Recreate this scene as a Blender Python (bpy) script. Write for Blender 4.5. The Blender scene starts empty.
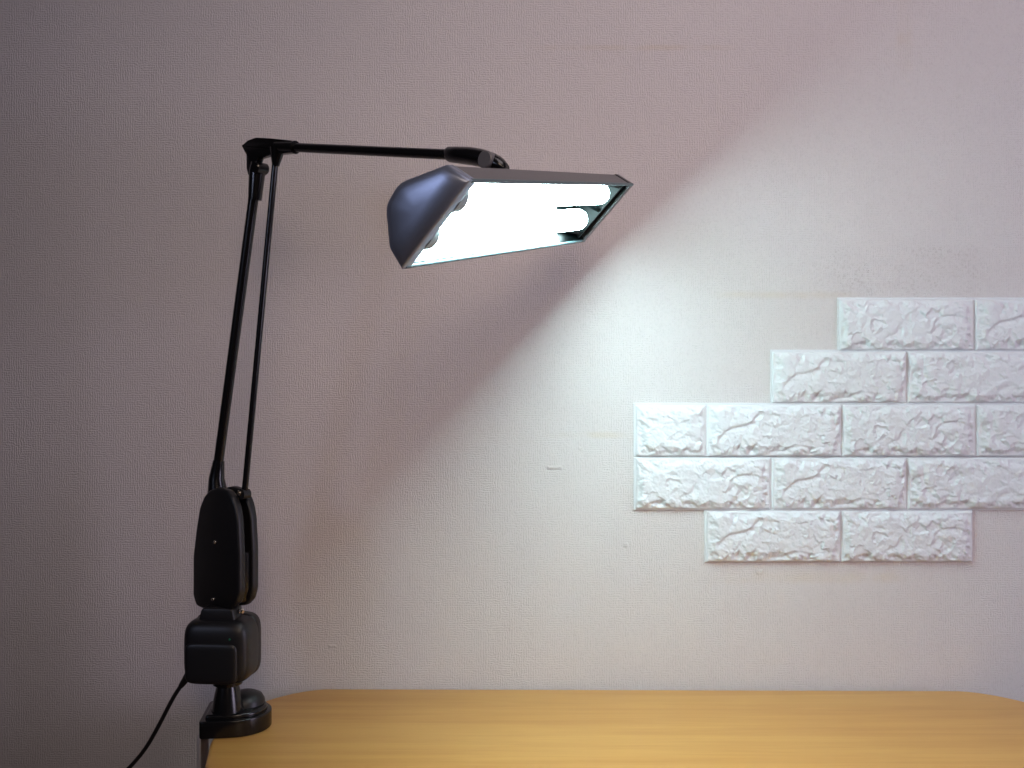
import bpy, bmesh, math, random
from mathutils import Vector, Matrix, noise
R = math.radians
scn = bpy.context.scene

# ---------------------------------------------------------------- camera, light, exposure
CAM_Z = 1.156; F = 937.0; DESK_Z = 0.72; WALL_Y = 1.344
cam_d = bpy.data.cameras.new('camera'); cam = bpy.data.objects.new('camera', cam_d)
scn.collection.objects.link(cam); scn.camera = cam
cam.location = (0, 0, CAM_Z); cam.rotation_euler = (R(90), 0, 0)
cam_d.sensor_width = 36; cam_d.lens = 36 * F / 1024; cam_d.clip_start = 0.02

w = bpy.data.worlds.new('room_ambient'); scn.world = w; w.use_nodes = True
w.node_tree.nodes['Background'].inputs[0].default_value = (1.0, 0.86, 0.84, 1)
w.node_tree.nodes['Background'].inputs[1].default_value = 0.01

def area(name, loc, target, size, size_y, power, col):
    l = bpy.data.lights.new(name, 'AREA'); l.shape = 'RECTANGLE'; l.size = size; l.size_y = size_y
    l.energy = power; l.color = col
    o = bpy.data.objects.new(name, l); scn.collection.objects.link(o); o.location = loc
    o.rotation_euler = (Vector(target) - Vector(loc)).to_track_quat('-Z', 'Y').to_euler(); return o
area('ceiling_light', (0.5, 0.5, 2.35), (0.4, 1.0, 1.0), 0.9, 0.8, 6.6, (1.0, 0.88, 0.90))
area('side_window_light', (2.2, 0.0, 1.2), (0.6, 1.3, 1.2), 0.8, 1.0, 17, (0.88, 0.79, 1.06))
area('far_window_light', (-1.70, -0.75, 1.75), (-0.03, 0.85, 1.28), 0.35, 0.45, 0.9, (0.62, 0.70, 1.0)).data.spread = R(60)
sl = bpy.data.lights.new('added_falloff_spot', 'SPOT'); sl.energy = 124; sl.color = (0.95, 0.72, 0.55); sl.spot_size = R(36); sl.spot_blend = 1; sl.shadow_soft_size = 0.6  # unseen spot added so the wall's centre is brighter than its corners
so = bpy.data.objects.new('added_falloff_spot', sl); scn.collection.objects.link(so); so.location = (0.5, -1.2, 2.3)
so.rotation_euler = (Vector((0.1, 1.34, 1.2)) - so.location).to_track_quat('-Z', 'Y').to_euler()
TUBE_POWER = 61.0
scn.view_settings.view_transform = 'Standard'; scn.view_settings.look = 'None'
scn.view_settings.gamma = 1; scn.view_settings.use_curve_mapping = False
scn.view_settings.exposure = 0.0

# ---------------------------------------------------------------- helpers
def at(u, v, y):                       # a photo point at distance y in front of the camera
    return Vector(((u - 512) / F * y, y, CAM_Z - (v - 384) / F * y))

def link(name, me, mat, parent=None):
    o = bpy.data.objects.new(name, me); scn.collection.objects.link(o)
    if mat: me.materials.append(mat)
    if parent is not None: o.parent = parent
    return o

def finish(name, bm, mat, parent=None, angle=35, recalc=True):
    if recalc: bmesh.ops.recalc_face_normals(bm, faces=bm.faces)
    for f in bm.faces: f.smooth = True
    ca = R(angle)
    for e in bm.edges:
        if len(e.link_faces) == 2 and e.calc_face_angle(0) > ca: e.smooth = False
    me = bpy.data.meshes.new(name); bm.to_mesh(me); bm.free()
    return link(name, me, mat, parent)

def ring_skin(bm, rings, cap=True, closed=True):
    vs = [[bm.verts.new(p) for p in r] for r in rings]
    n = len(vs[0])
    for a, b in zip(vs, vs[1:]):
        for i in range(n if closed else n - 1):
            j = (i + 1) % n
            bm.faces.new((a[i], a[j], b[j], b[i]))
    if cap:
        bm.faces.new(vs[0][::-1]); bm.faces.new(vs[-1])
    return vs

def frame(d):
    d = Vector(d).normalized()
    up = Vector((0, 0, 1)) if abs(d.z) < 0.95 else Vector((0, 1, 0))
    x = d.cross(up).normalized(); return x, x.cross(d).normalized()

def tube(bm, pts, radii, n=24, cap=True):
    pts = [Vector(p) for p in pts]
    if not isinstance(radii, (list, tuple)): radii = [radii] * len(pts)
    rings = []; x = None
    for i, p in enumerate(pts):
        d = (pts[min(i + 1, len(pts) - 1)] - pts[max(i - 1, 0)]).normalized()
        if x is None: x = frame(d)[0]; y = d.cross(x)
        else:
            x = (x - d * x.dot(d)).normalized(); y = d.cross(x)
        rings.append([p + (x * math.cos(2 * math.pi * k / n) + y * math.sin(2 * math.pi * k / n)) * radii[i] for k in range(n)])
    ring_skin(bm, rings, cap)

def smooth_path(pts, k=8):
    P = [Vector(p) for p in pts]; P = [2 * P[0] - P[1]] + P + [2 * P[-1] - P[-2]]; out = []
    for i in range(1, len(P) - 2):
        for j in range(k):
            t = j / k; a, b, c, d = P[i - 1:i + 3]
            out.append(0.5 * ((2 * b) + (c - a) * t + (2 * a - 5 * b + 4 * c - d) * t * t + (3 * b - a - 3 * c + d) * t ** 3))
    out.append(P[-2]); return out

def round_poly(pts, r, seg=5):
    out = []; n = len(pts)
    for i in range(n):
        p = Vector(pts[i]); a = Vector(pts[i - 1]) - p; b = Vector(pts[(i + 1) % n]) - p
        rr = min(r[i] if isinstance(r, (list, tuple)) else r, a.length * .48, b.length * .48)
        q0 = p + a.normalized() * rr; q1 = p + b.normalized() * rr
        for k in range(seg + 1):
            t = k / seg; out.append(q0 * (1 - t) ** 2 + p * 2 * t * (1 - t) + q1 * t * t)
    return out

def inset_poly(pts, d):
    n = len(pts); P = [Vector(p[:2]) for p in pts]
    area2 = sum(P[i].x * P[(i + 1) % n].y - P[(i + 1) % n].x * P[i].y for i in range(n))
    s = 1 if area2 > 0 else -1; out = []
    for i in range(n):
        e = (P[(i + 1) % n] - P[i - 1])
        if e.length < 1e-9: e = Vector((1, 0))
        e.normalize(); out.append(P[i] + Vector((-e.y, e.x)) * s * d)
    return out

def prism(bm, poly, o, ex, ey, en, t0, t1, bev=0.002, seg=3):
    """outline poly (in ex, ey) extruded from t0 to t1 along en, edges rounded"""
    rings = []
    def ring(d, t): return [o + ex * q.x + ey * q.y + en * t for q in inset_poly(poly, d)]
    for k in range(seg + 1):
        a = math.pi / 2 * k / seg; rings.append(ring(bev * (1 - math.sin(a)), t0 + bev * (1 - math.cos(a))))
    for k in range(seg + 1):
        a = math.pi / 2 * (1 - k / seg); rings.append(ring(bev * (1 - math.sin(a)), t1 - bev * (1 - math.cos(a))))
    ring_skin(bm, rings)

def box(bm, lo, hi, bev=0.0, seg=2):
    r = bmesh.ops.create_cube(bm, size=1)
    for v in r['verts']:
        v.co = Vector([(lo[i] + hi[i]) / 2 + v.co[i] * (hi[i] - lo[i]) for i in range(3)])
    if bev:
        es = {e for v in r['verts'] for e in v.link_edges}
        bmesh.ops.bevel(bm, geom=list(es), offset=bev, segments=seg, affect='EDGES', profile=0.5)

def lathe(bm, c, prof, axis=(0, 0, 1), n=40):
    x, y = frame(axis); ax = Vector(axis).normalized(); c = Vector(c)
    ring_skin(bm, [[c + ax * h + (x * math.cos(2 * math.pi * k / n) + y * math.sin(2 * math.pi * k / n)) * max(r, 1e-5) for k in range(n)] for r, h in prof])

def tag(o, label=None, cat=None, kind=None, group=None):
    for k, v in (('label', label), ('category', cat), ('kind', kind), ('group', group)):
        if v: o[k] = v
    return o

# ---------------------------------------------------------------- materials
def mat(name, col, rough=0.5, metal=0.0, spec=0.5, coat=0.0, noise_amt=0.0, bump=0.0, bscale=400):
    m = bpy.data.materials.new(name); m.use_nodes = True; nt = m.node_tree; b = nt.nodes['Principled BSDF']
    b.inputs['Base Color'].default_value = (*col, 1); b.inputs['Roughness'].default_value = rough
    b.inputs['Metallic'].default_value = metal; b.inputs['Specular IOR Level'].default_value = spec
    b.inputs['Coat Weight'].default_value = coat
    tc = nt.nodes.new('ShaderNodeTexCoord'); nz = nt.nodes.new('ShaderNodeTexNoise'); nz.inputs['Scale'].default_value = bscale
    nt.links.new(tc.outputs['Object'], nz.inputs['Vector'])
    mr = nt.nodes.new('ShaderNodeMapRange'); mr.inputs['To Min'].default_value = rough * 0.9; mr.inputs['To Max'].default_value = min(1, rough * 1.1)
    nt.links.new(nz.outputs['Fac'], mr.inputs['Value']); nt.links.new(mr.outputs['Result'], b.inputs['Roughness'])
    if bump:
        bp = nt.nodes.new('ShaderNodeBump'); bp.inputs['Strength'].default_value = bump; bp.inputs['Distance'].default_value = 0.0005
        nt.links.new(nz.outputs['Fac'], bp.inputs['Height']); nt.links.new(bp.outputs['Normal'], b.inputs['Normal'])
    return m

M_BLACK = mat('black_satin_plastic', (0.006, 0.006, 0.0075), 0.42, bump=0.15)
M_GLOSS = mat('black_gloss_plastic', (0.004, 0.004, 0.005), 0.22)
M_TUBE = mat('black_painted_steel_tube', (0.004, 0.004, 0.005), 0.24)
M_CAP = mat('charcoal_metallic_plastic', (0.30, 0.34, 0.44), 0.40, metal=0.8)
M_SHADE = mat('charcoal_painted_metal', (0.10, 0.095, 0.10), 0.45)
M_LIP = mat('grey_green_lip', (0.06, 0.10, 0.11), 0.4)
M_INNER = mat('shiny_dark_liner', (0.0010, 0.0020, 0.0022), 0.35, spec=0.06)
M_REFL = mat('white_reflector', (0.85, 0.88, 0.88), 0.45)
M_SOCK = mat('grey_lamp_socket', (0.32, 0.36, 0.36), 0.35)
M_STEEL = mat('screw_steel', (0.6, 0.56, 0.52), 0.25, metal=1)
M_ZINC = mat('bare_steel_bracket', (0.55, 0.52, 0.52), 0.55, metal=0.8)
M_GREEN = mat('green_indicator', (0.02, 0.16, 0.09), 0.3)
M_FOAM = mat('white_foam', (0.635, 0.655, 0.685), 0.72, spec=0.2, bump=0.4, bscale=700)
M_FLOOR = mat('brown_wood_floor', (0.20, 0.12, 0.07), 0.5)

M_EMIT = bpy.data.materials.new('glowing_fluorescent_glass'); M_EMIT.use_nodes = True
b = M_EMIT.node_tree.nodes['Principled BSDF']; b.inputs['Base Color'].default_value = (0.9, 0.9, 0.9, 1)
b.inputs['Emission Color'].default_value = (0.66, 0.95, 0.96, 1); b.inputs['Emission Strength'].default_value = TUBE_POWER

class NT:
    def __init__(s, m): s.nt = m.node_tree; s.b = s.nt.nodes['Principled BSDF']
    def n(s, t, **kw):
        nd = s.nt.nodes.new(t)
        for k, v in kw.items():
            if k in nd.inputs: nd.inputs[k].default_value = v
            else: setattr(nd, k, v)
        return nd
    def l(s, a, b): s.nt.links.new(a, b)
    def math(s, op, a, b=None, c=None, clamp=False):
        nd = s.nt.nodes.new('ShaderNodeMath'); nd.operation = op; nd.use_clamp = clamp
        for i, x in enumerate((a, b, c)):
            if x is None: continue
            if isinstance(x, (int, float)): nd.inputs[i].default_value = x
            else: s.l(x, nd.inputs[i])
        return nd.outputs[0]
    def mix(s, f, a, b):
        nd = s.nt.nodes.new('ShaderNodeMix'); nd.data_type = 'RGBA'
        if isinstance(f, (int, float)): nd.inputs[0].default_value = f
        else: s.l(f, nd.inputs[0])
        for i, x in ((6, a), (7, b)):
            if isinstance(x, tuple): nd.inputs[i].default_value = (*x, 1)
            else: s.l(x, nd.inputs[i])
        return nd.outputs[2]

def wall_material():
    m = bpy.data.materials.new('embossed_wallpaper'); m.use_nodes = True; T = NT(m)
    tc = T.n('ShaderNodeTexCoord'); sep = T.n('ShaderNodeSeparateXYZ'); T.l(tc.outputs['Object'], sep.inputs[0])
    X, Z = sep.outputs[0], sep.outputs[2]
    # woven emboss: vertical and horizontal threads, broken up in patches
    warp = T.n('ShaderNodeTexNoise', Scale=120.0, Detail=2.0); T.l(tc.outputs['Object'], warp.inputs['Vector'])
    wv = T.math('MULTIPLY', T.math('SUBTRACT', warp.outputs['Fac'], 0.5), 9.0)
    per = 2 * math.pi / 0.0034
    vx = T.math('SINE', T.math('ADD', T.math('MULTIPLY', X, per), wv))
    vz = T.math('SINE', T.math('ADD', T.math('MULTIPLY', Z, per * 1.05), wv))
    patch = T.n('ShaderNodeTexNoise', Scale=62.0, Detail=2.0); T.l(tc.outputs['Object'], patch.inputs['Vector'])
    pf = T.math('MULTIPLY', T.math('SUBTRACT', patch.outputs['Fac'], 0.36), 4.0, clamp=True)
    fine = T.n('ShaderNodeTexNoise', Scale=420.0, Detail=3.0, Roughness=0.7); T.l(tc.outputs['Object'], fine.inputs['Vector'])
    hx = T.math('MULTIPLY', vx, T.math('ADD', T.math('MULTIPLY', pf, 0.42), 0.06))
    hz = T.math('MULTIPLY', vz, T.math('SUBTRACT', 0.40, T.math('MULTIPLY', pf, 0.36)))
    h = T.math('ADD', T.math('ADD', hx, hz), T.math('MULTIPLY', fine.outputs['Fac'], 2.4))
    # a rubbed, pitted band above the brick panel
    def band(c, lo, hi, soft):
        a = T.n('ShaderNodeMapRange', interpolation_type='SMOOTHSTEP'); a.inputs['From Min'].default_value = lo - soft; a.inputs['From Max'].default_value = lo + soft
        b_ = T.n('ShaderNodeMapRange', interpolation_type='SMOOTHSTEP'); b_.inputs['From Min'].default_value = hi - soft; b_.inputs['From Max'].default_value = hi + soft
        T.l(c, a.inputs['Value']); T.l(c, b_.inputs['Value'])
        return T.math('SUBTRACT', a.outputs['Result'], b_.outputs['Result'], clamp=True)
    def px(u): return (u - 512) / F * WALL_Y
    def pz(v): return CAM_Z - (v - 384) / F * WALL_Y
    def rect(u0, u1, v0, v1, su, sv): return T.math('MULTIPLY', band(X, px(u0), px(u1), su), band(Z, pz(v1), pz(v0), sv))
    spk = T.n('ShaderNodeTexNoise', Scale=230.0, Detail=4.0, Roughness=0.7); T.l(tc.outputs['Object'], spk.inputs['Vector'])
    big = T.n('ShaderNodeTexNoise', Scale=22.0, Detail=3.0); T.l(tc.outputs['Object'], big.inputs['Vector'])
    sp = T.math('MULTIPLY', T.math('SUBTRACT', spk.outputs['Fac'], 0.52), 9.0, clamp=True)
    bg = T.math('MULTIPLY', T.math('SUBTRACT', big.outputs['Fac'], 0.38), 5.0, clamp=True)
    worn = T.math('MULTIPLY', T.math('MULTIPLY', rect(812, 985, 243, 298, .022, .012), sp), bg)
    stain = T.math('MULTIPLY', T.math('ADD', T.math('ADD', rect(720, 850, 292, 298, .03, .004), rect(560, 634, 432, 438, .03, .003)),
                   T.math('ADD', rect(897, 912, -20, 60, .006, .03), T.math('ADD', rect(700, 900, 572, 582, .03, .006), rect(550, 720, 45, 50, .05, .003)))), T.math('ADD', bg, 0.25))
    chips = None
    for (u0, u1, v0, v1) in ((756, 763, 570, 574), (547, 562, 466, 469), (624, 628, 543, 547), (329, 336, 645, 647), (579, 583, 447, 450)):
        r = rect(u0, u1, v0, v1, .0007, .0007); chips = r if chips is None else T.math('ADD', chips, r)
    h = T.math('ADD', h, T.math('MULTIPLY', worn, -0.9)); h = T.math('ADD', h, T.math('MULTIPLY', chips, 5.0))
    bp = T.n('ShaderNodeBump', Strength=1.0, Distance=0.00045); T.l(h, bp.inputs['Height']); T.l(bp.outputs['Normal'], T.b.inputs['Normal'])
    mot = T.n('ShaderNodeTexNoise', Scale=3.0, Detail=4.0); T.l(tc.outputs['Object'], mot.inputs['Vector'])
    c = T.mix(mot.outputs['Fac'], (0.570, 0.540, 0.548), (0.615, 0.585, 0.580))
    gr = T.math('MULTIPLY', T.math('SUBTRACT', 0.5, fine.outputs['Fac']), 1.4, clamp=True)
    c = T.mix(gr, c, (0.40, 0.37, 0.37))
    c = T.mix(T.math('MULTIPLY', worn, 0.30), c, (0.34, 0.28, 0.27))
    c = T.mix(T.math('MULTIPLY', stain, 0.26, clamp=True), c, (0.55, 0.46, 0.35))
    T.l(c, T.b.inputs['Base Color']); T.b.inputs['Roughness'].default_value = 0.75; T.b.inputs['Specular IOR Level'].default_value = 0.25
    return m

def wood_material():
    m = bpy.data.materials.new('honey_pine_wood'); m.use_nodes = True; T = NT(m)
    tc = T.n('ShaderNodeTexCoord')
    def mp(sx, sy, sz):
        k = T.n('ShaderNodeMapping'); k.inputs['Scale'].default_value = (sx, sy, sz); T.l(tc.outputs['Object'], k.inputs['Vector']); return k.outputs[0]
    g1 = T.n('ShaderNodeTexNoise', Scale=1.0, Detail=6.0, Roughness=0.6, Distortion=0.4); T.l(mp(2.2, 38, 38), g1.inputs['Vector'])
    g2 = T.n('ShaderNodeTexNoise', Scale=1.0, Detail=4.0, Roughness=0.7); T.l(mp(9, 320, 320), g2.inputs['Vector'])
    g3 = T.n('ShaderNodeTexNoise', Scale=1.0, Detail=2.0); T.l(mp(3.0, 9, 9), g3.inputs['Vector'])
    c = T.mix(g3.outputs['Fac'], (0.52, 0.25, 0.062), (0.63, 0.345, 0.102))
    f1 = T.n('ShaderNodeMapRange'); f1.inputs['From Min'].default_value = 0.42; f1.inputs['From Max'].default_value = 0.72; T.l(g1.outputs['Fac'], f1.inputs['Value'])
    c = T.mix(T.math('MULTIPLY', f1.outputs['Result'], 0.8), c, (0.47, 0.21, 0.045))
    f2 = T.math('MULTIPLY', T.math('SUBTRACT', g2.outputs['Fac'], 0.5), 1.3, clamp=True)
    c = T.mix(f2, c, (0.40, 0.17, 0.04))
    # small knots
    sep = T.n('ShaderNodeSeparateXYZ'); T.l(tc.outputs['Object'], sep.inputs[0])
    kn = None
    for (u, v, rx, ry) in ((786, 730, .003, .002), (876, 743.5, .0035, .0022), (910, 763, .016, .002), (634, 691.5, .004, .004), (571, 704, .003, .005), (840, 703, .05, .006), (440, 713, .04, .006), (617, 735, .025, .009)):
        y = 408.5 / (v - 384); x = (u - 512) / F * y
        dx = T.math('DIVIDE', T.math('SUBTRACT', sep.outputs[0], x), rx); dy = T.math('DIVIDE', T.math('SUBTRACT', sep.outputs[1], y), ry)
        d = T.math('ADD', T.math('MULTIPLY', dx, dx), T.math('MULTIPLY', dy, dy))
        k = T.math('MULTIPLY', T.math('SUBTRACT', 1.0, d, clamp=True), 0.7 if rx < .01 else 0.30)
        kn = k if kn is None else T.math('ADD', kn, k)
    c = T.mix(T.math('MULTIPLY', kn, 1.0, clamp=True), c, (0.20, 0.075, 0.02))
    T.l(c, T.b.inputs['Base Color']); T.b.inputs['Roughness'].default_value = 0.38; T.b.inputs['Specular IOR Level'].default_value = 0.4
    bp = T.n('ShaderNodeBump', Strength=0.15, Distance=0.0004); T.l(g2.outputs['Fac'], bp.inputs['Height']); T.l(bp.outputs['Normal'], T.b.inputs['Normal'])
    return m
M_WALL = wall_material(); M_WOOD = wood_material()

# ---------------------------------------------------------------- the setting
bm = bmesh.new(); box(bm, (-2.6, WALL_Y, 0), (2.6, WALL_Y + 0.12, 2.6)); tag(finish('wall_back', bm, M_WALL), kind='structure')
bm = bmesh.new(); box(bm, (-2.6, -2.2, -0.1), (2.6, WALL_Y + 0.12, 0)); tag(finish('floor', bm, M_FLOOR), kind='structure')

# ---------------------------------------------------------------- desk
def desk():
    root = bpy.data.objects.new('desk', None); scn.collection.objects.link(root); root.location = (0.184, 1.12, 0)
    tag(root, 'honey-coloured wooden desk with rounded ends standing against the wall', 'desk')
    half = [(-.2666, 1.3425), (-.289, 1.3355), (-.316, 1.318), (-.3416, 1.289), (-.361, 1.245), (-.3705, 1.20), (-.369, 1.1507), (-.3605, 1.110), (-.349, 1.064), (-.328, 1.01), (-.29, .955), (-.23, .91), (-.15, .88), (-.05, .865)]
    cx = 0.184
    L = [Vector((x, y, 0)) for x, y in half]
    def right(p):                       # the back edge drifts 1 cm from the wall to the right
        return Vector((2 * cx - p.x, p.y - (0.008 if p.y > 1.2 else 0.0), 0))
    Lp = smooth_path(L, 5); Rp = [right(p) for p in Lp]
    loop = Lp + Rp[::-1]
    poly = [Vector((p.x - cx, p.y - 1.12)) for p in loop]
    bm = bmesh.new(); prism(bm, poly, Vector((0, 0, 0)), Vector((1, 0, 0)), Vector((0, 1, 0)), Vector((0, 0, 1)), DESK_Z - 0.028, DESK_Z, 0.005, 4)
    o = finish('desktop', bm, M_WOOD, root)
    bm = bmesh.new(); box(bm, (-.40, -.17, DESK_Z - .10), (.40, .13, DESK_Z - .028), 0.003); finish('apron', bm, M_WOOD, root)
    for sx in (-1, 1):
        for y in (-.15, .11):
            bm = bmesh.new()
            tube(bm, [(sx * .38, y, DESK_Z - .10), (sx * .39, y, .35), (sx * .40, y, 0.0)], [.026, .022, .017], 20); finish('leg', bm, M_WOOD, root)
desk()

# ---------------------------------------------------------------- foam brick panel
PX = WALL_Y / F
rows = [  # v top, v bottom, list of (u0, u1, pattern)
    (299.5, 350.5, [(838.5, 972.3, 'A'), (973.7, 1107.5, 'S')]),
    (351.6, 403.0, [(771.5, 905.3, 'S'), (906.7, 1040.5, 'C')]),
    (404.8, 456.2, [(635.0, 705.2, 'H'), (706.6, 840.2, 'S'), (841.5, 974.0, 'A'), (975.4, 1109, 'C')]),
    (457.4, 509.0, [(635.0, 769.8, 'A'), (771.3, 905.2, 'S'), (906.6, 1040.5, 'C')]),
    (510.3, 561.6, [(705.6, 839.6, 'S'), (841.0, 971.2, 'A')]),
]
STROKES = {  # creases in brick fractions (x right, y down), depth in mm
    'S': [([(.09, .66), (.13, .52), (.19, .44), (.29, .39), (.34, .33), (.365, .22)], 3.0),
          ([(.72, .06), (.93, .22), (.965, .45), (.94, .62), (.90, .88)], 1.8), ([(.32, .95), (.345, .78)], 1.8), ([(.12, .86), (.25, .80), (.33, .84)], 1.4),
          ([(.55, .86), (.66, .80), (.8, .84), (.92, .80)], 1.3), ([(.45, .1), (.47, .3)], 1.0), ([(.1, .1), (.16, .3), (.2, .14)], 1.0)],
    'A': [([(.68, .62), (.71, .44), (.74, .36), (.84, .33), (.90, .36)], 2.4), ([(.70, .46), (.76, .60), (.80, .70), (.78, .80)], 1.8),
          ([(.64, .66), (.69, .64), (.72, .56)], 1.8), ([(.30, .86), (.35, .72), (.40, .68), (.44, .52)], 1.8), ([(.10, .40), (.14, .18), (.22, .10)], 1.8),
          ([(.93, .10), (.95, .36), (.96, .6), (.93, .8)], 1.8), ([(.45, .05), (.52, .3), (.60, .12)], 1.1)],
    'C': [([(.10, .10), (.11, .38), (.14, .66), (.18, .74)], 2.6), ([(.38, .30), (.40, .50), (.39, .74)], 1.8), ([(.20, .9), (.26, .76)], 1.8),
          ([(.42, .9), (.46, .72)], 1.8), ([(.62, .95), (.66, .72), (.72, .68)], 1.8), ([(.80, .86), (.9, .8), (.97, .84)], 1.5), ([(.24, .18), (.31, .42), (.34, .30)], 1.2)],
    'H': [([(.20, .28), (.32, .34), (.42, .38), (.54, .34)], 1.8), ([(.58, .58), (.54, .44), (.64, .34)], 1.8), ([(.86, .22), (.92, .50), (.88, .72), (.8, .84)], 2.4),
          ([(.50, .68), (.60, .70), (.68, .64)], 1.6), ([(.2, .92), (.4, .84), (.6, .88)], 1.6)],
}
SEED = {'S': 3.7, 'A': 11.3, 'C': 23.9, 'H': 31.1}
def seg_dist(px_, py_, a, b):
    ax, ay = a; bx, by = b; dx, dy = bx - ax, by - ay
    t = max(0, min(1, ((px_ - ax) * dx + (py_ - ay) * dy) / (dx * dx + dy * dy + 1e-12)))
    ex, ey = px_ - ax - dx * t, py_ - ay - dy * t
    return math.sqrt(ex * ex + ey * ey), (dx * (py_ - ay) - dy * (px_ - ax))
def sstep(a, b, x):
    t = max(0, min(1, (x - a) / (b - a))); return t * t * (3 - 2 * t)
_cache = {}
def relief(kind, W, H, nx, ny):
    key = (kind, nx, ny)
    if key in _cache: return _cache[key]
    s = SEED[kind]; out = []
    strokes = [([(x * W, y * H) for x, y in pts], dep / 1000) for pts, dep in STROKES[kind]]
    for j in range(ny + 1):
        row = []
        for i in range(nx + 1):
            x = W * i / nx; y = H * j / ny
            q = Vector((x * 1000, y * 1000, s * 10))
            nA = noise.fractal(q * 0.045, 0.8, 2.0, 4); nB = noise.fractal(q * 0.16 + Vector((9, 4, 1)), 0.7, 2.0, 4)
            dx_, dy_ = min(x, W - x), min(y, H - y)
            d = min(dx_, dy_)
            dj = d + (nB * 0.0016 + nA * 0.0065) * sstep(0, .004, d)
            z = 0.0035 * sstep(-.0003, 0.0018, d) + 0.0055 * sstep(0.001, 0.013, dj)
            inner = sstep(0.001, 0.009, d)
            wv = Vector((x * 1000 + 5 * nB, y * 1000 + 5 * nA, s * 7)) * 0.055
            dist, pts_ = noise.voronoi(wv)
            c = noise.cell(pts_[0] * 3.1 + Vector((.5, .5, .5)))
            tilt = (wv - pts_[0]); edge = sstep(0, 0.25, dist[1] - dist[0])
            z += inner * (0.0014 * (c - .5) * edge + 0.0013 * (tilt.x * math.cos(c * 9) + tilt.y * math.sin(c * 9)) + 0.0011 * nA + 0.00055 * nB)
            rid = 1 - abs(noise.noise(q * 0.11 + Vector((3, 3, 3)))) * 2
            z += inner * 0.0005 * max(0, rid - .6) * 2
            jx = x + 0.0012 * nB; jy = y + 0.0012 * nA
            for pts, dep in strokes:
                best = 1e9; side = 0
                for a, b_ in zip(pts, pts[1:]):
                    dd, sd = seg_dist(jx, jy, a, b_)
                    if dd < best: best, side = dd, sd
                if best < 0.009:
                    wdt = 0.0016 if side < 0 else 0.006
                    z -= inner * dep * 0.75 * math.exp(-(best / wdt) ** 2)
            row.append(max(z, 0.0002))
        out.append(row)
    _cache[key] = out; return out

def brick_panel():
    x0, z0 = at(635, 561.6, WALL_Y).x, at(635, 561.6, WALL_Y).z
    root = bpy.data.objects.new('foam_brick_panel', None); scn.collection.objects.link(root)
    root.location = (x0, WALL_Y, z0)
    tag(root, 'white peel-and-stick foam brick panel with stepped edges on the wall above the desk', 'wall panel')
    bm = bmesh.new()
    for k, (v0, v1, bs) in enumerate(rows):
        a = at(bs[0][0] - 1.6, v0 - (2.0 if k < 3 else 0.2), WALL_Y); b_ = at(bs[-1][1] + .3, v1 + (1.0 if k < 4 else 0.0) - (0.6 if k == 2 else 0), WALL_Y)
        box(bm, (a.x - x0, -0.0022 - 0.0002 * k, b_.z - z0), (b_.x - x0, 0, a.z - z0), 0.0006, 1)
    finish('backing_sheet', bm, M_FOAM, root)
    base = 0.0020
    for (v0, v1, bs) in rows:
        for (u0, u1, kind) in bs:
            W, H = (u1 - u0) * PX, (v1 - v0) * PX
            nx = 88 if kind == 'H' else 170; ny = 66
            hgt = relief(kind, W, H, nx, ny); bm = bmesh.new()
            ox = at(u0, 0, WALL_Y).x - x0; oz = at(0, v0, WALL_Y).z - z0
            g = [[bm.verts.new((ox + W * i / nx, -base - hgt[j][i], oz - H * j / ny)) for i in range(nx + 1)] for j in range(ny + 1)]
            for j in range(ny):
                for i in range(nx): bm.faces.new((g[j][i], g[j + 1][i], g[j + 1][i + 1], g[j][i + 1]))
            rim = g[0] + [g[j][nx] for j in range(1, ny + 1)] + g[ny][nx - 1::-1] + [g[j][0] for j in range(ny - 1, 0, -1)]
            bk = [bm.verts.new((v.co.x, -base + 0.0008, v.co.z)) for v in rim]
            n = len(rim)
            for i in range(n): bm.faces.new((rim[i], rim[(i + 1) % n], bk[(i + 1) % n], bk[i]))
            bm.faces.new(bk[::-1])
            finish('brick', bm, M_FOAM, root, angle=75, recalc=False)
brick_panel()

# ---------------------------------------------------------------- the lamp
TH = R(36)
O = Vector((-.359, 1.185, 0)); AD = Vector((math.cos(TH), -math.sin(TH), 0)); AN = Vector((-math.sin(TH), -math.cos(TH), 0)); UP = Vector((0, 0, 1))
lamp = bpy.data.objects.new('desk_lamp', None); scn.collection.objects.link(lamp)
tag(lamp, 'black twin-tube fluorescent clamp lamp with long arm, switched on, clamped to the desk', 'lamp')
def sh(u, v):                           # photo point -> (along, height) in the vertical plane the arms swing in
    k = O.dot(AN) / ((u - 512) / F * AN.x + AN.y); p = at(u, v, k)
    return Vector(((p - O).dot(AD), p.z))
def ap(u, v, t=0.0):
    q = sh(u, v); return O + AD * q.x + UP * q.y + AN * t
def part(name, bm, m, parent=None, label=None, angle=35):
    o = finish(name, bm, m, parent or lamp, angle)
    if label: o['label'] = label
    return o
def aprism(bm, pix, t0, t1, r=0.002, bev=0.002):
    poly = round_poly([sh(*p) for p in pix], r)
    prism(bm, poly, O.copy(), AD, UP, AN, t0, t1, bev)

def screw(c, nrm, r, parent=None):
    bm = bmesh.new(); lathe(bm, c, [(r, -.001), (r, .0006), (r * .8, .0014), (r * .42, .0016), (r * .36, .0004)], nrm, 16)
    part('screw', bm, M_STEEL, parent, 'small steel screw head')

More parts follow.
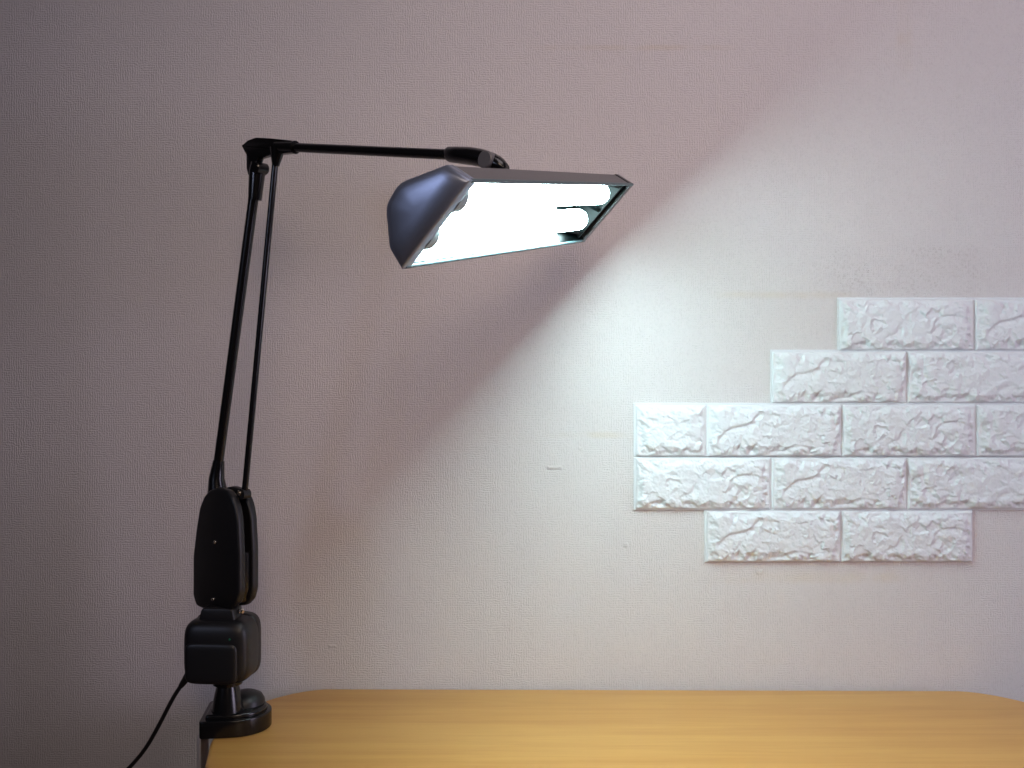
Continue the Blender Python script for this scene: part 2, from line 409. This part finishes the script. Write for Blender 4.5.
def build_lamp():
    # clamp base on the desk end
    bm = bmesh.new()
    zb = DESK_Z
    cb = Vector((-.352, 1.192, 0)); yaw = R(8)
    ex = Vector((math.cos(yaw), math.sin(yaw), 0)); ey = Vector((-math.sin(yaw), math.cos(yaw), 0))
    poly = [Vector((-.038, -.040))]
    for k in range(25):
        a = -math.pi / 2 + math.pi * k / 24; poly.append(Vector((.002 + .043 * math.cos(a), .040 * math.sin(a))))
    poly += [Vector((-.038, .040))]
    poly = round_poly(poly, [.006] + [.001] * 25 + [.006], 4)
    prism(bm, poly, cb, ex, ey, UP, zb + .0003, zb + .0215, .0015)
    base = part('clamp_base', bm, M_GLOSS)
    bm = bmesh.new(); p2 = [Vector((q.x * .86, q.y * .86)) for q in poly]
    prism(bm, p2, cb + ex * .001, ex, ey, UP, zb + .019, zb + .0275, .003); part('base_collar', bm, M_GLOSS, base)
    bm = bmesh.new(); lathe(bm, cb + ex * .012 + ey * .008 + UP * (zb + .026), [(.024, -.001), (.0235, .006), (.020, .012), (.012, .016), (.002, .0175)], UP); part('swivel_dome', bm, M_BLACK, base)
    bm = bmesh.new(); c = Vector((-.3570, 1.177, 0))
    lathe(bm, c + UP * zb, [(.0205, .022), (.0195, .030), (.0160, .048), (.0135, .058), (.018, .060), (.018, .072)], UP); part('post', bm, M_GLOSS)
    # C-shaped clamp under the desk end
    bm = bmesh.new()
    box(bm, (-.3900, 1.160, zb - .085), (-.3850, 1.190, zb + .002), .0008)
    box(bm, (-.3900, 1.160, zb - .085), (-.330, 1.190, zb - .081), .0008)
    part('clamp_bracket', bm, M_ZINC, None, 'bare steel clamp bracket below the desk edge')
    bm = bmesh.new(); lathe(bm, (-.352, 1.175, zb - .125), [(.016, 0), (.016, .012), (.004, .013), (.004, .094), (.013, .0940), (.013, .0965)], UP); part('clamp_screw', bm, M_STEEL)

    # ballast housing: a chunky rounded block
    yb = R(-5); bx_ = Vector((math.cos(yb), math.sin(yb), 0)); bn = Vector((-bx_.y, bx_.x, 0)) * -1     # bn faces the camera
    cc = at(221.9, 647.8, 1.178); hh = 0.0402
    def block(bm, w0, d0, z0, z1, seg=8, pw=4.0, nn=48, o=Vector((0, 0, 0))):
        rings = []
        for k in range(-seg, seg + 1):
            t = k / seg; zc = (z0 + z1) / 2; hz = (z1 - z0) / 2
            a = math.asin(max(-1, min(1, t))) ; cz = math.sin(a * 1.0)
            th = k / seg * math.pi / 2
            sz = math.copysign(abs(math.sin(th)) ** (2 / pw), th) if k else 0
            sr = max(.02, abs(math.cos(th)) ** (2 / pw))
            if abs(k) == seg: sr = .02
            ring = []
            for i in range(nn):
                p = 2 * math.pi * i / nn
                ring.append(cc + o + bx_ * (w0 * sr * math.copysign(abs(math.cos(p)) ** (2 / pw), math.cos(p))) + bn * (d0 * sr * math.copysign(abs(math.sin(p)) ** (2 / pw), math.sin(p))) + UP * (zc + hz * sz))
            rings.append(ring)
        ring_skin(bm, rings)
    bm = bmesh.new(); block(bm, .0424, .028, -hh, hh, 14, 4.6, 72)
    hb = part('ballast_housing', bm, M_BLACK, None, None, 50)
    bm = bmesh.new(); block(bm, .0335, .010, -.0378, .0135, 12, 6.5, 64, bn * .0205 - bx_ * .003); part('front_cover', bm, M_BLACK, hb, None, 50)
    bm = bmesh.new(); block(bm, .0420, .011, -.0405, .0415, 14, 5, 64, -bn * .0195); part('rear_cover', bm, M_BLACK, hb, None, 50)
    bm = bmesh.new(); lathe(bm, cc + bn * .0268 + bx_ * .021 + UP * .0185, [(.0013, -.003), (.0013, .001)], bn, 12); part('indicator', bm, M_GREEN, hb, 'tiny green indicator mark')
    # neck with hinge
    bm = bmesh.new()
    q = round_poly([Vector((-.026, -.012)), Vector((.024, -.012)), Vector((.020, .010)), Vector((-.020, .010))], .005)
    ctr = at(222, 613, 1.178)
    prism(bm, q, ctr, bx_, UP, bn, -.014, .016, .003); nk = part('neck_hinge', bm, M_BLACK)
    screw(ctr + bn * .0165 - UP * .0075 + bx_ * .002, bn, .0030, nk)
    bm = bmesh.new(); lathe(bm, ap(238, 612, -.004) - AD * .012, [(.0030, 0), (.0030, .013), (.0020, .0135), (.0020, .017)], AD, 16); part('hinge_pin', bm, M_STEEL, nk, 'end of the steel hinge pin')
    # power cord
    s = cc - bx_ * .034 - UP * .030 - bn * .012
    e = at(176, 692, 1.20)
    bm = bmesh.new(); d = (at(180, 687, 1.195) - at(190, 672, 1.185))
    tube(bm, [at(191.5, 670, 1.188), at(187, 677.5, 1.19), at(181, 686, 1.193)], [.0055, .005, .0035], 16); sr = part('strain_relief', bm, M_BLACK, hb)
    bm = bmesh.new()
    tube(bm, smooth_path([at(187, 678, 1.19), at(180.5, 686.5, 1.193), at(172, 700, 1.198), at(158, 727, 1.205), at(145, 749, 1.215), at(129, 768, 1.225), at(110, 786, 1.235), at(96, 830, 1.24), at(100, 900, 1.24)] + [Vector((-.56, 1.24, .30)), Vector((-.60, 1.22, .05)), Vector((-.66, 1.20, .006)), Vector((-.9, 1.22, .005))], 6), .0027, 12)
    part('power_cord', bm, M_BLACK)

    # spring housing: two side covers and a recessed core
    # outline measured at the mid-plane
    mid = [(u + (1.2 if u > 228 else 0), v) for u, v in [(209.5, 506), (214, 495), (220, 488.5), (228, 486.5), (236, 489.5), (241, 496), (244.5, 506), (246.5, 518), (248, 551), (248, 590), (245.5, 600), (239.5, 606.5), (213, 606.5), (206, 603.5), (202.8, 593), (203, 554), (206, 528)]]
    bm = bmesh.new(); aprism(bm, mid, .0045, .0155, .004, .0030); fc = part('housing_cover', bm, M_BLACK)
    bm = bmesh.new(); aprism(bm, mid, -.0155, -.0045, .004, .0030); part('housing_cover', bm, M_BLACK)
    core = [(215, 498), (230, 496), (236, 503), (240, 540), (241, 550), (247, 552), (247, 590), (243, 603), (213, 604), (204.5, 595), (205, 550), (208, 520)]
    bm = bmesh.new(); aprism(bm, core, -.0048, .0048, .003, .0008); part('housing_core', bm, M_GLOSS)
    screw(ap(225.5, 540.5, .0155), AN, .0026, fc); screw(ap(223.5, 597.0, .0155), AN, .0026, fc)
    # a panel moulded on the front cover
    # lower arm tube with sockets, tension rod
    bm = bmesh.new(); tube(bm, [ap(216.4, 478), ap(253.5, 198)], .00625, 28); part('lower_arm', bm, M_TUBE)
    bm = bmesh.new(); tube(bm, [ap(218.8, 461), ap(218.3, 465), ap(216.6, 478), ap(217.5, 492), ap(219, 506)], [.0072, .0078, .0098, .0125, .0125], 28); part('lower_arm_socket', bm, M_GLOSS)
    bm = bmesh.new(); tube(bm, [ap(244.5, 494, 0), ap(275.8, 157, 0)], .0039, 20); rod = part('tension_rod', bm, M_TUBE)
    bm = bmesh.new(); lathe(bm, ap(244.5, 494, -.0055), [(.0065, 0), (.0065, .011)], AN, 20); part('rod_eye', bm, M_BLACK, rod)
    screw(ap(243.2, 492.5, .0062), AN, .0034, rod)
    # elbow
    el = [(244.4, 146.4), (250.8, 141), (258.6, 138.2), (272, 138.8), (294.5, 141.2), (294.8, 153.2), (284.5, 154.2), (275, 154.5), (268, 156.5), (261, 158.5), (258.5, 165), (260.5, 172), (257, 176.5), (251, 175.5), (249.5, 169), (249.5, 156)]
    bm = bmesh.new(); aprism(bm, el, -.0050, .0050, .001, .0012); eb = part('elbow_joint', bm, M_GLOSS, None, None, 50)
    bm = bmesh.new(); tube(bm, [ap(277, 147), ap(295.5, 147.4)], [.0072, .0078], 24); part('upper_arm_socket', bm, M_GLOSS, eb)
    bm = bmesh.new(); tube(bm, [ap(277.6, 148), ap(276.9, 155), ap(275.9, 164), ap(275.7, 166)], [.0095, .0075, .0048, .0044], 20); part('rod_socket', bm, M_GLOSS, eb)
    bm = bmesh.new(); lathe(bm, ap(261.0, 168.5, -.008), [(.006, 0), (.0072, .0015), (.0072, .0165), (.006, .018)], AN, 24); part('elbow_pivot', bm, M_GLOSS, eb)
    bm = bmesh.new(); tube(bm, [ap(258.5, 163), ap(257.2, 172), ap(254.8, 200)], [.0090, .0100, .0082], 28); part('elbow_socket', bm, M_GLOSS, eb)
    # upper arm tube and the knuckle at its end
    bm = bmesh.new(); tube(bm, [ap(292, 147.3), ap(449, 154.6)], .0054, 28); part('upper_arm', bm, M_TUBE)
    kn = [(448.0, 154.6, 7.0, 0.0068), (450.0, 154.6, 7.9, 0.0085), (459.5, 155.3, 8.6, 0.0105), (471.5, 156.3, 9.2, 0.012), (483.5, 158.5, 9.4, 0.012), (495, 162, 8.8, 0.0105), (502, 165, 7.2, 0.0085), (506.5, 168, 4.6, 0.005)]
    bm = bmesh.new(); rings = []
    for (u, v, hv, hw) in kn:
        c = ap(u, v); hz = hv / F * c.y
        rings.append([c + UP * (hz * math.sin(2 * math.pi * k / 28)) + AN * (hw * math.cos(2 * math.pi * k / 28)) for k in range(28)])
    ring_skin(bm, rings); hk = part('head_knuckle', bm, M_GLOSS, None, None, 50)
    bm = bmesh.new(); lathe(bm, ap(492.0, 161.6, 0), [(.0080, -.0085), (.0088, .0118), (.0078, .0128)], AN, 32); part('knuckle_pivot', bm, M_SHADE, hk)

    # shade in its own frame: origin at the near upper rim corner
    def cv(x, d, f): return Vector((x, f, -d))             # right, down, forward -> world
    A = Vector((-.0338, .750, CAM_Z + .1628))
    d1 = cv(.397, -.185, .899).normalized(); nb = cv(-.688, -.708, .158); nb = (nb - d1 * nb.dot(d1)).normalized(); d2 = nb.cross(d1)
    if d2.dot(cv(-.607, .681, .408)) < 0: d2 = -d2
    L = .466
    def S(t, b_, a): return A + d1 * t + d2 * b_ + nb * a
    prof = [(0, 0), (.0046, .023), (.044, .0465), (.066, .0445), (.0900, .0200), (.0955, 0)]      # (b, a)
    rp = [Vector(prof[0])] + [Vector(prof[1])] + round_poly([Vector(p) for p in prof], [0.0001, .0001, .007, .007, .003, .0001], 5)[12:30] + [Vector(prof[5])]
    cen = Vector((.0478, .014))
    inner = [Vector((p.x + (.0018 if p.x < .04 else -.0018 if p.x > .07 else 0), max(0, p.y - (.0018 if p.y > .01 else 0)))) for p in rp]
    bm = bmesh.new()
    o_ = [[bm.verts.new(S(t, p.x, p.y)) for p in rp] for t in (.004, L - .003)]
    i_ = [[bm.verts.new(S(t, p.x, p.y)) for p in inner] for t in (.004, L - .003)]
    n = len(rp)
    for k in range(n - 1):
        bm.faces.new((o_[0][k], o_[0][k + 1], o_[1][k + 1], o_[1][k])); bm.faces.new((i_[0][k], i_[1][k], i_[1][k + 1], i_[0][k + 1]))
    bm.faces.ensure_lookup_table()
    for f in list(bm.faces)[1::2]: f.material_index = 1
    for k in (0, n - 1): bm.faces.new((o_[0][k], o_[1][k], i_[1][k], i_[0][k]))
    for j in (0, 1):
        for k in range(n - 1): bm.faces.new((o_[j][k], i_[j][k], i_[j][k + 1], o_[j][k + 1]))
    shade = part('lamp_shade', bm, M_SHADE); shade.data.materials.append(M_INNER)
    # a narrow rolled lip round the opening
    def lip(name, b_):
        bm = bmesh.new(); tube(bm, [S(.004, b_, .0006), S(L - .003, b_, .0006)], .0019, 12); part(name, bm, M_LIP, shade)
    lip('rim_lip', .0006); lip('rim_lip', .0949)
    # moulded end caps
    def cap(t0, sgn, m):
        bm = bmesh.new(); rings = []
        for (dt, sc) in ((.012, 1.0), (.0115, 1.02), (.0085, 1.02), (.0080, 1.004), (.0072, 1.004), (.0067, 1.02), (-.0008, 1.02), (-.0020, .995), (-.0038, .93), (-.0055, .80), (-.0072, .55), (-.0080, .25)):
            rings.append([S(t0 + sgn * dt, cen.x + (p.x - cen.x) * sc, cen.y + (p.y - cen.y) * sc if p.y > .001 else p.y - (0.0006 if sc > 1 else 0) + (cen.y * (1 - sc) if sc < .95 else 0)) for p in rp])
        r0 = [S(t0 + sgn * .012, p.x * .97 + cen.x * .03, p.y * .97 + .0004) for p in rp]
        r1 = [S(t0 + sgn * .002, p.x * .97 + cen.x * .03, p.y * .97 + .0004) for p in rp]
        ring_skin(bm, [r1, r0] + rings); bm.faces.ensure_lookup_table()
        for f in list(bm.faces)[:2 * len(rp) + 1]: f.material_index = 1
        c_ = part('end_cap', bm, m, shade, None, 60); c_.data.materials.append(M_INNER); return c_
    cap(0.0, 1, M_CAP); cap(L, -1, M_SHADE)
    # white reflector and dark end fitting
    bm = bmesh.new()
    rr = [Vector((.0035, .002)), Vector((.010, .020)), Vector((.030, .031)), Vector((.0458, .026)), Vector((.060, .034)), Vector((.082, .022)), Vector((.092, .002))]
    ring_skin(bm, [[S(t, p.x, p.y) for p in rr] + [S(t, p.x, p.y + .0008) for p in rr[::-1]] for t in (.016, .372)])
    part('reflector', bm, M_REFL, shade, 'white reflector inside the shade')
    bm = bmesh.new()
    ring_skin(bm, [[S(t, p.x, p.y) for p in [Vector((.004, .003)), Vector((.010, .022)), Vector((.045, .042)), Vector((.084, .022)), Vector((.091, .003))]] for t in (.440, .443)])
    for bb, ht in ((.0065, .016), (.045, .038), (.082, .018)):
        ring_skin(bm, [[S(.385, bb, ht - .004), S(.385, bb + .004, ht - .004), S(.438, bb + .004, .004), S(.438, bb, .004)], [S(.385, bb, ht - .002), S(.385, bb + .004, ht - .002), S(.438, bb + .004, ht), S(.438, bb, ht)]])
    part('end_fitting', bm, M_INNER, shade, 'shiny dark fitting at the far end inside the shade')
    for bb, aa, t1 in ((.0265, .0130, .425), (.0680, .0130, .425)):
        bm = bmesh.new(); r = .0128
        pr = [(r * .3, .020), (r * .9, .021), (r, .024), (r, t1 - .012), (r * .94, t1 - .007), (r * .72, t1 - .0025), (r * .4, t1 - .0005), (.0001, t1)]
        lathe(bm, S(0, bb, aa), pr, d1, 28); tb = part('fluorescent_tube', bm, M_EMIT, shade, 'glowing white fluorescent tube')
        bm = bmesh.new(); lathe(bm, S(0, bb, aa), [(.0145, .010), (.0150, .012), (.0150, .0235), (.0138, .025)], d1, 28); part('lamp_socket', bm, M_SOCK, shade)
    # bracket from knuckle to the shade's back
    bm = bmesh.new(); tube(bm, [ap(488, 163) - UP * .002, S(.175, .024, .030)], [.006, .008], 20); part('head_bracket', bm, M_BLACK, hk)
build_lamp()
lamp_loc = Vector((-.359, 1.185, DESK_Z))
lamp.location = lamp_loc
for o in lamp.children: o.matrix_parent_inverse = Matrix.Translation(-lamp_loc)
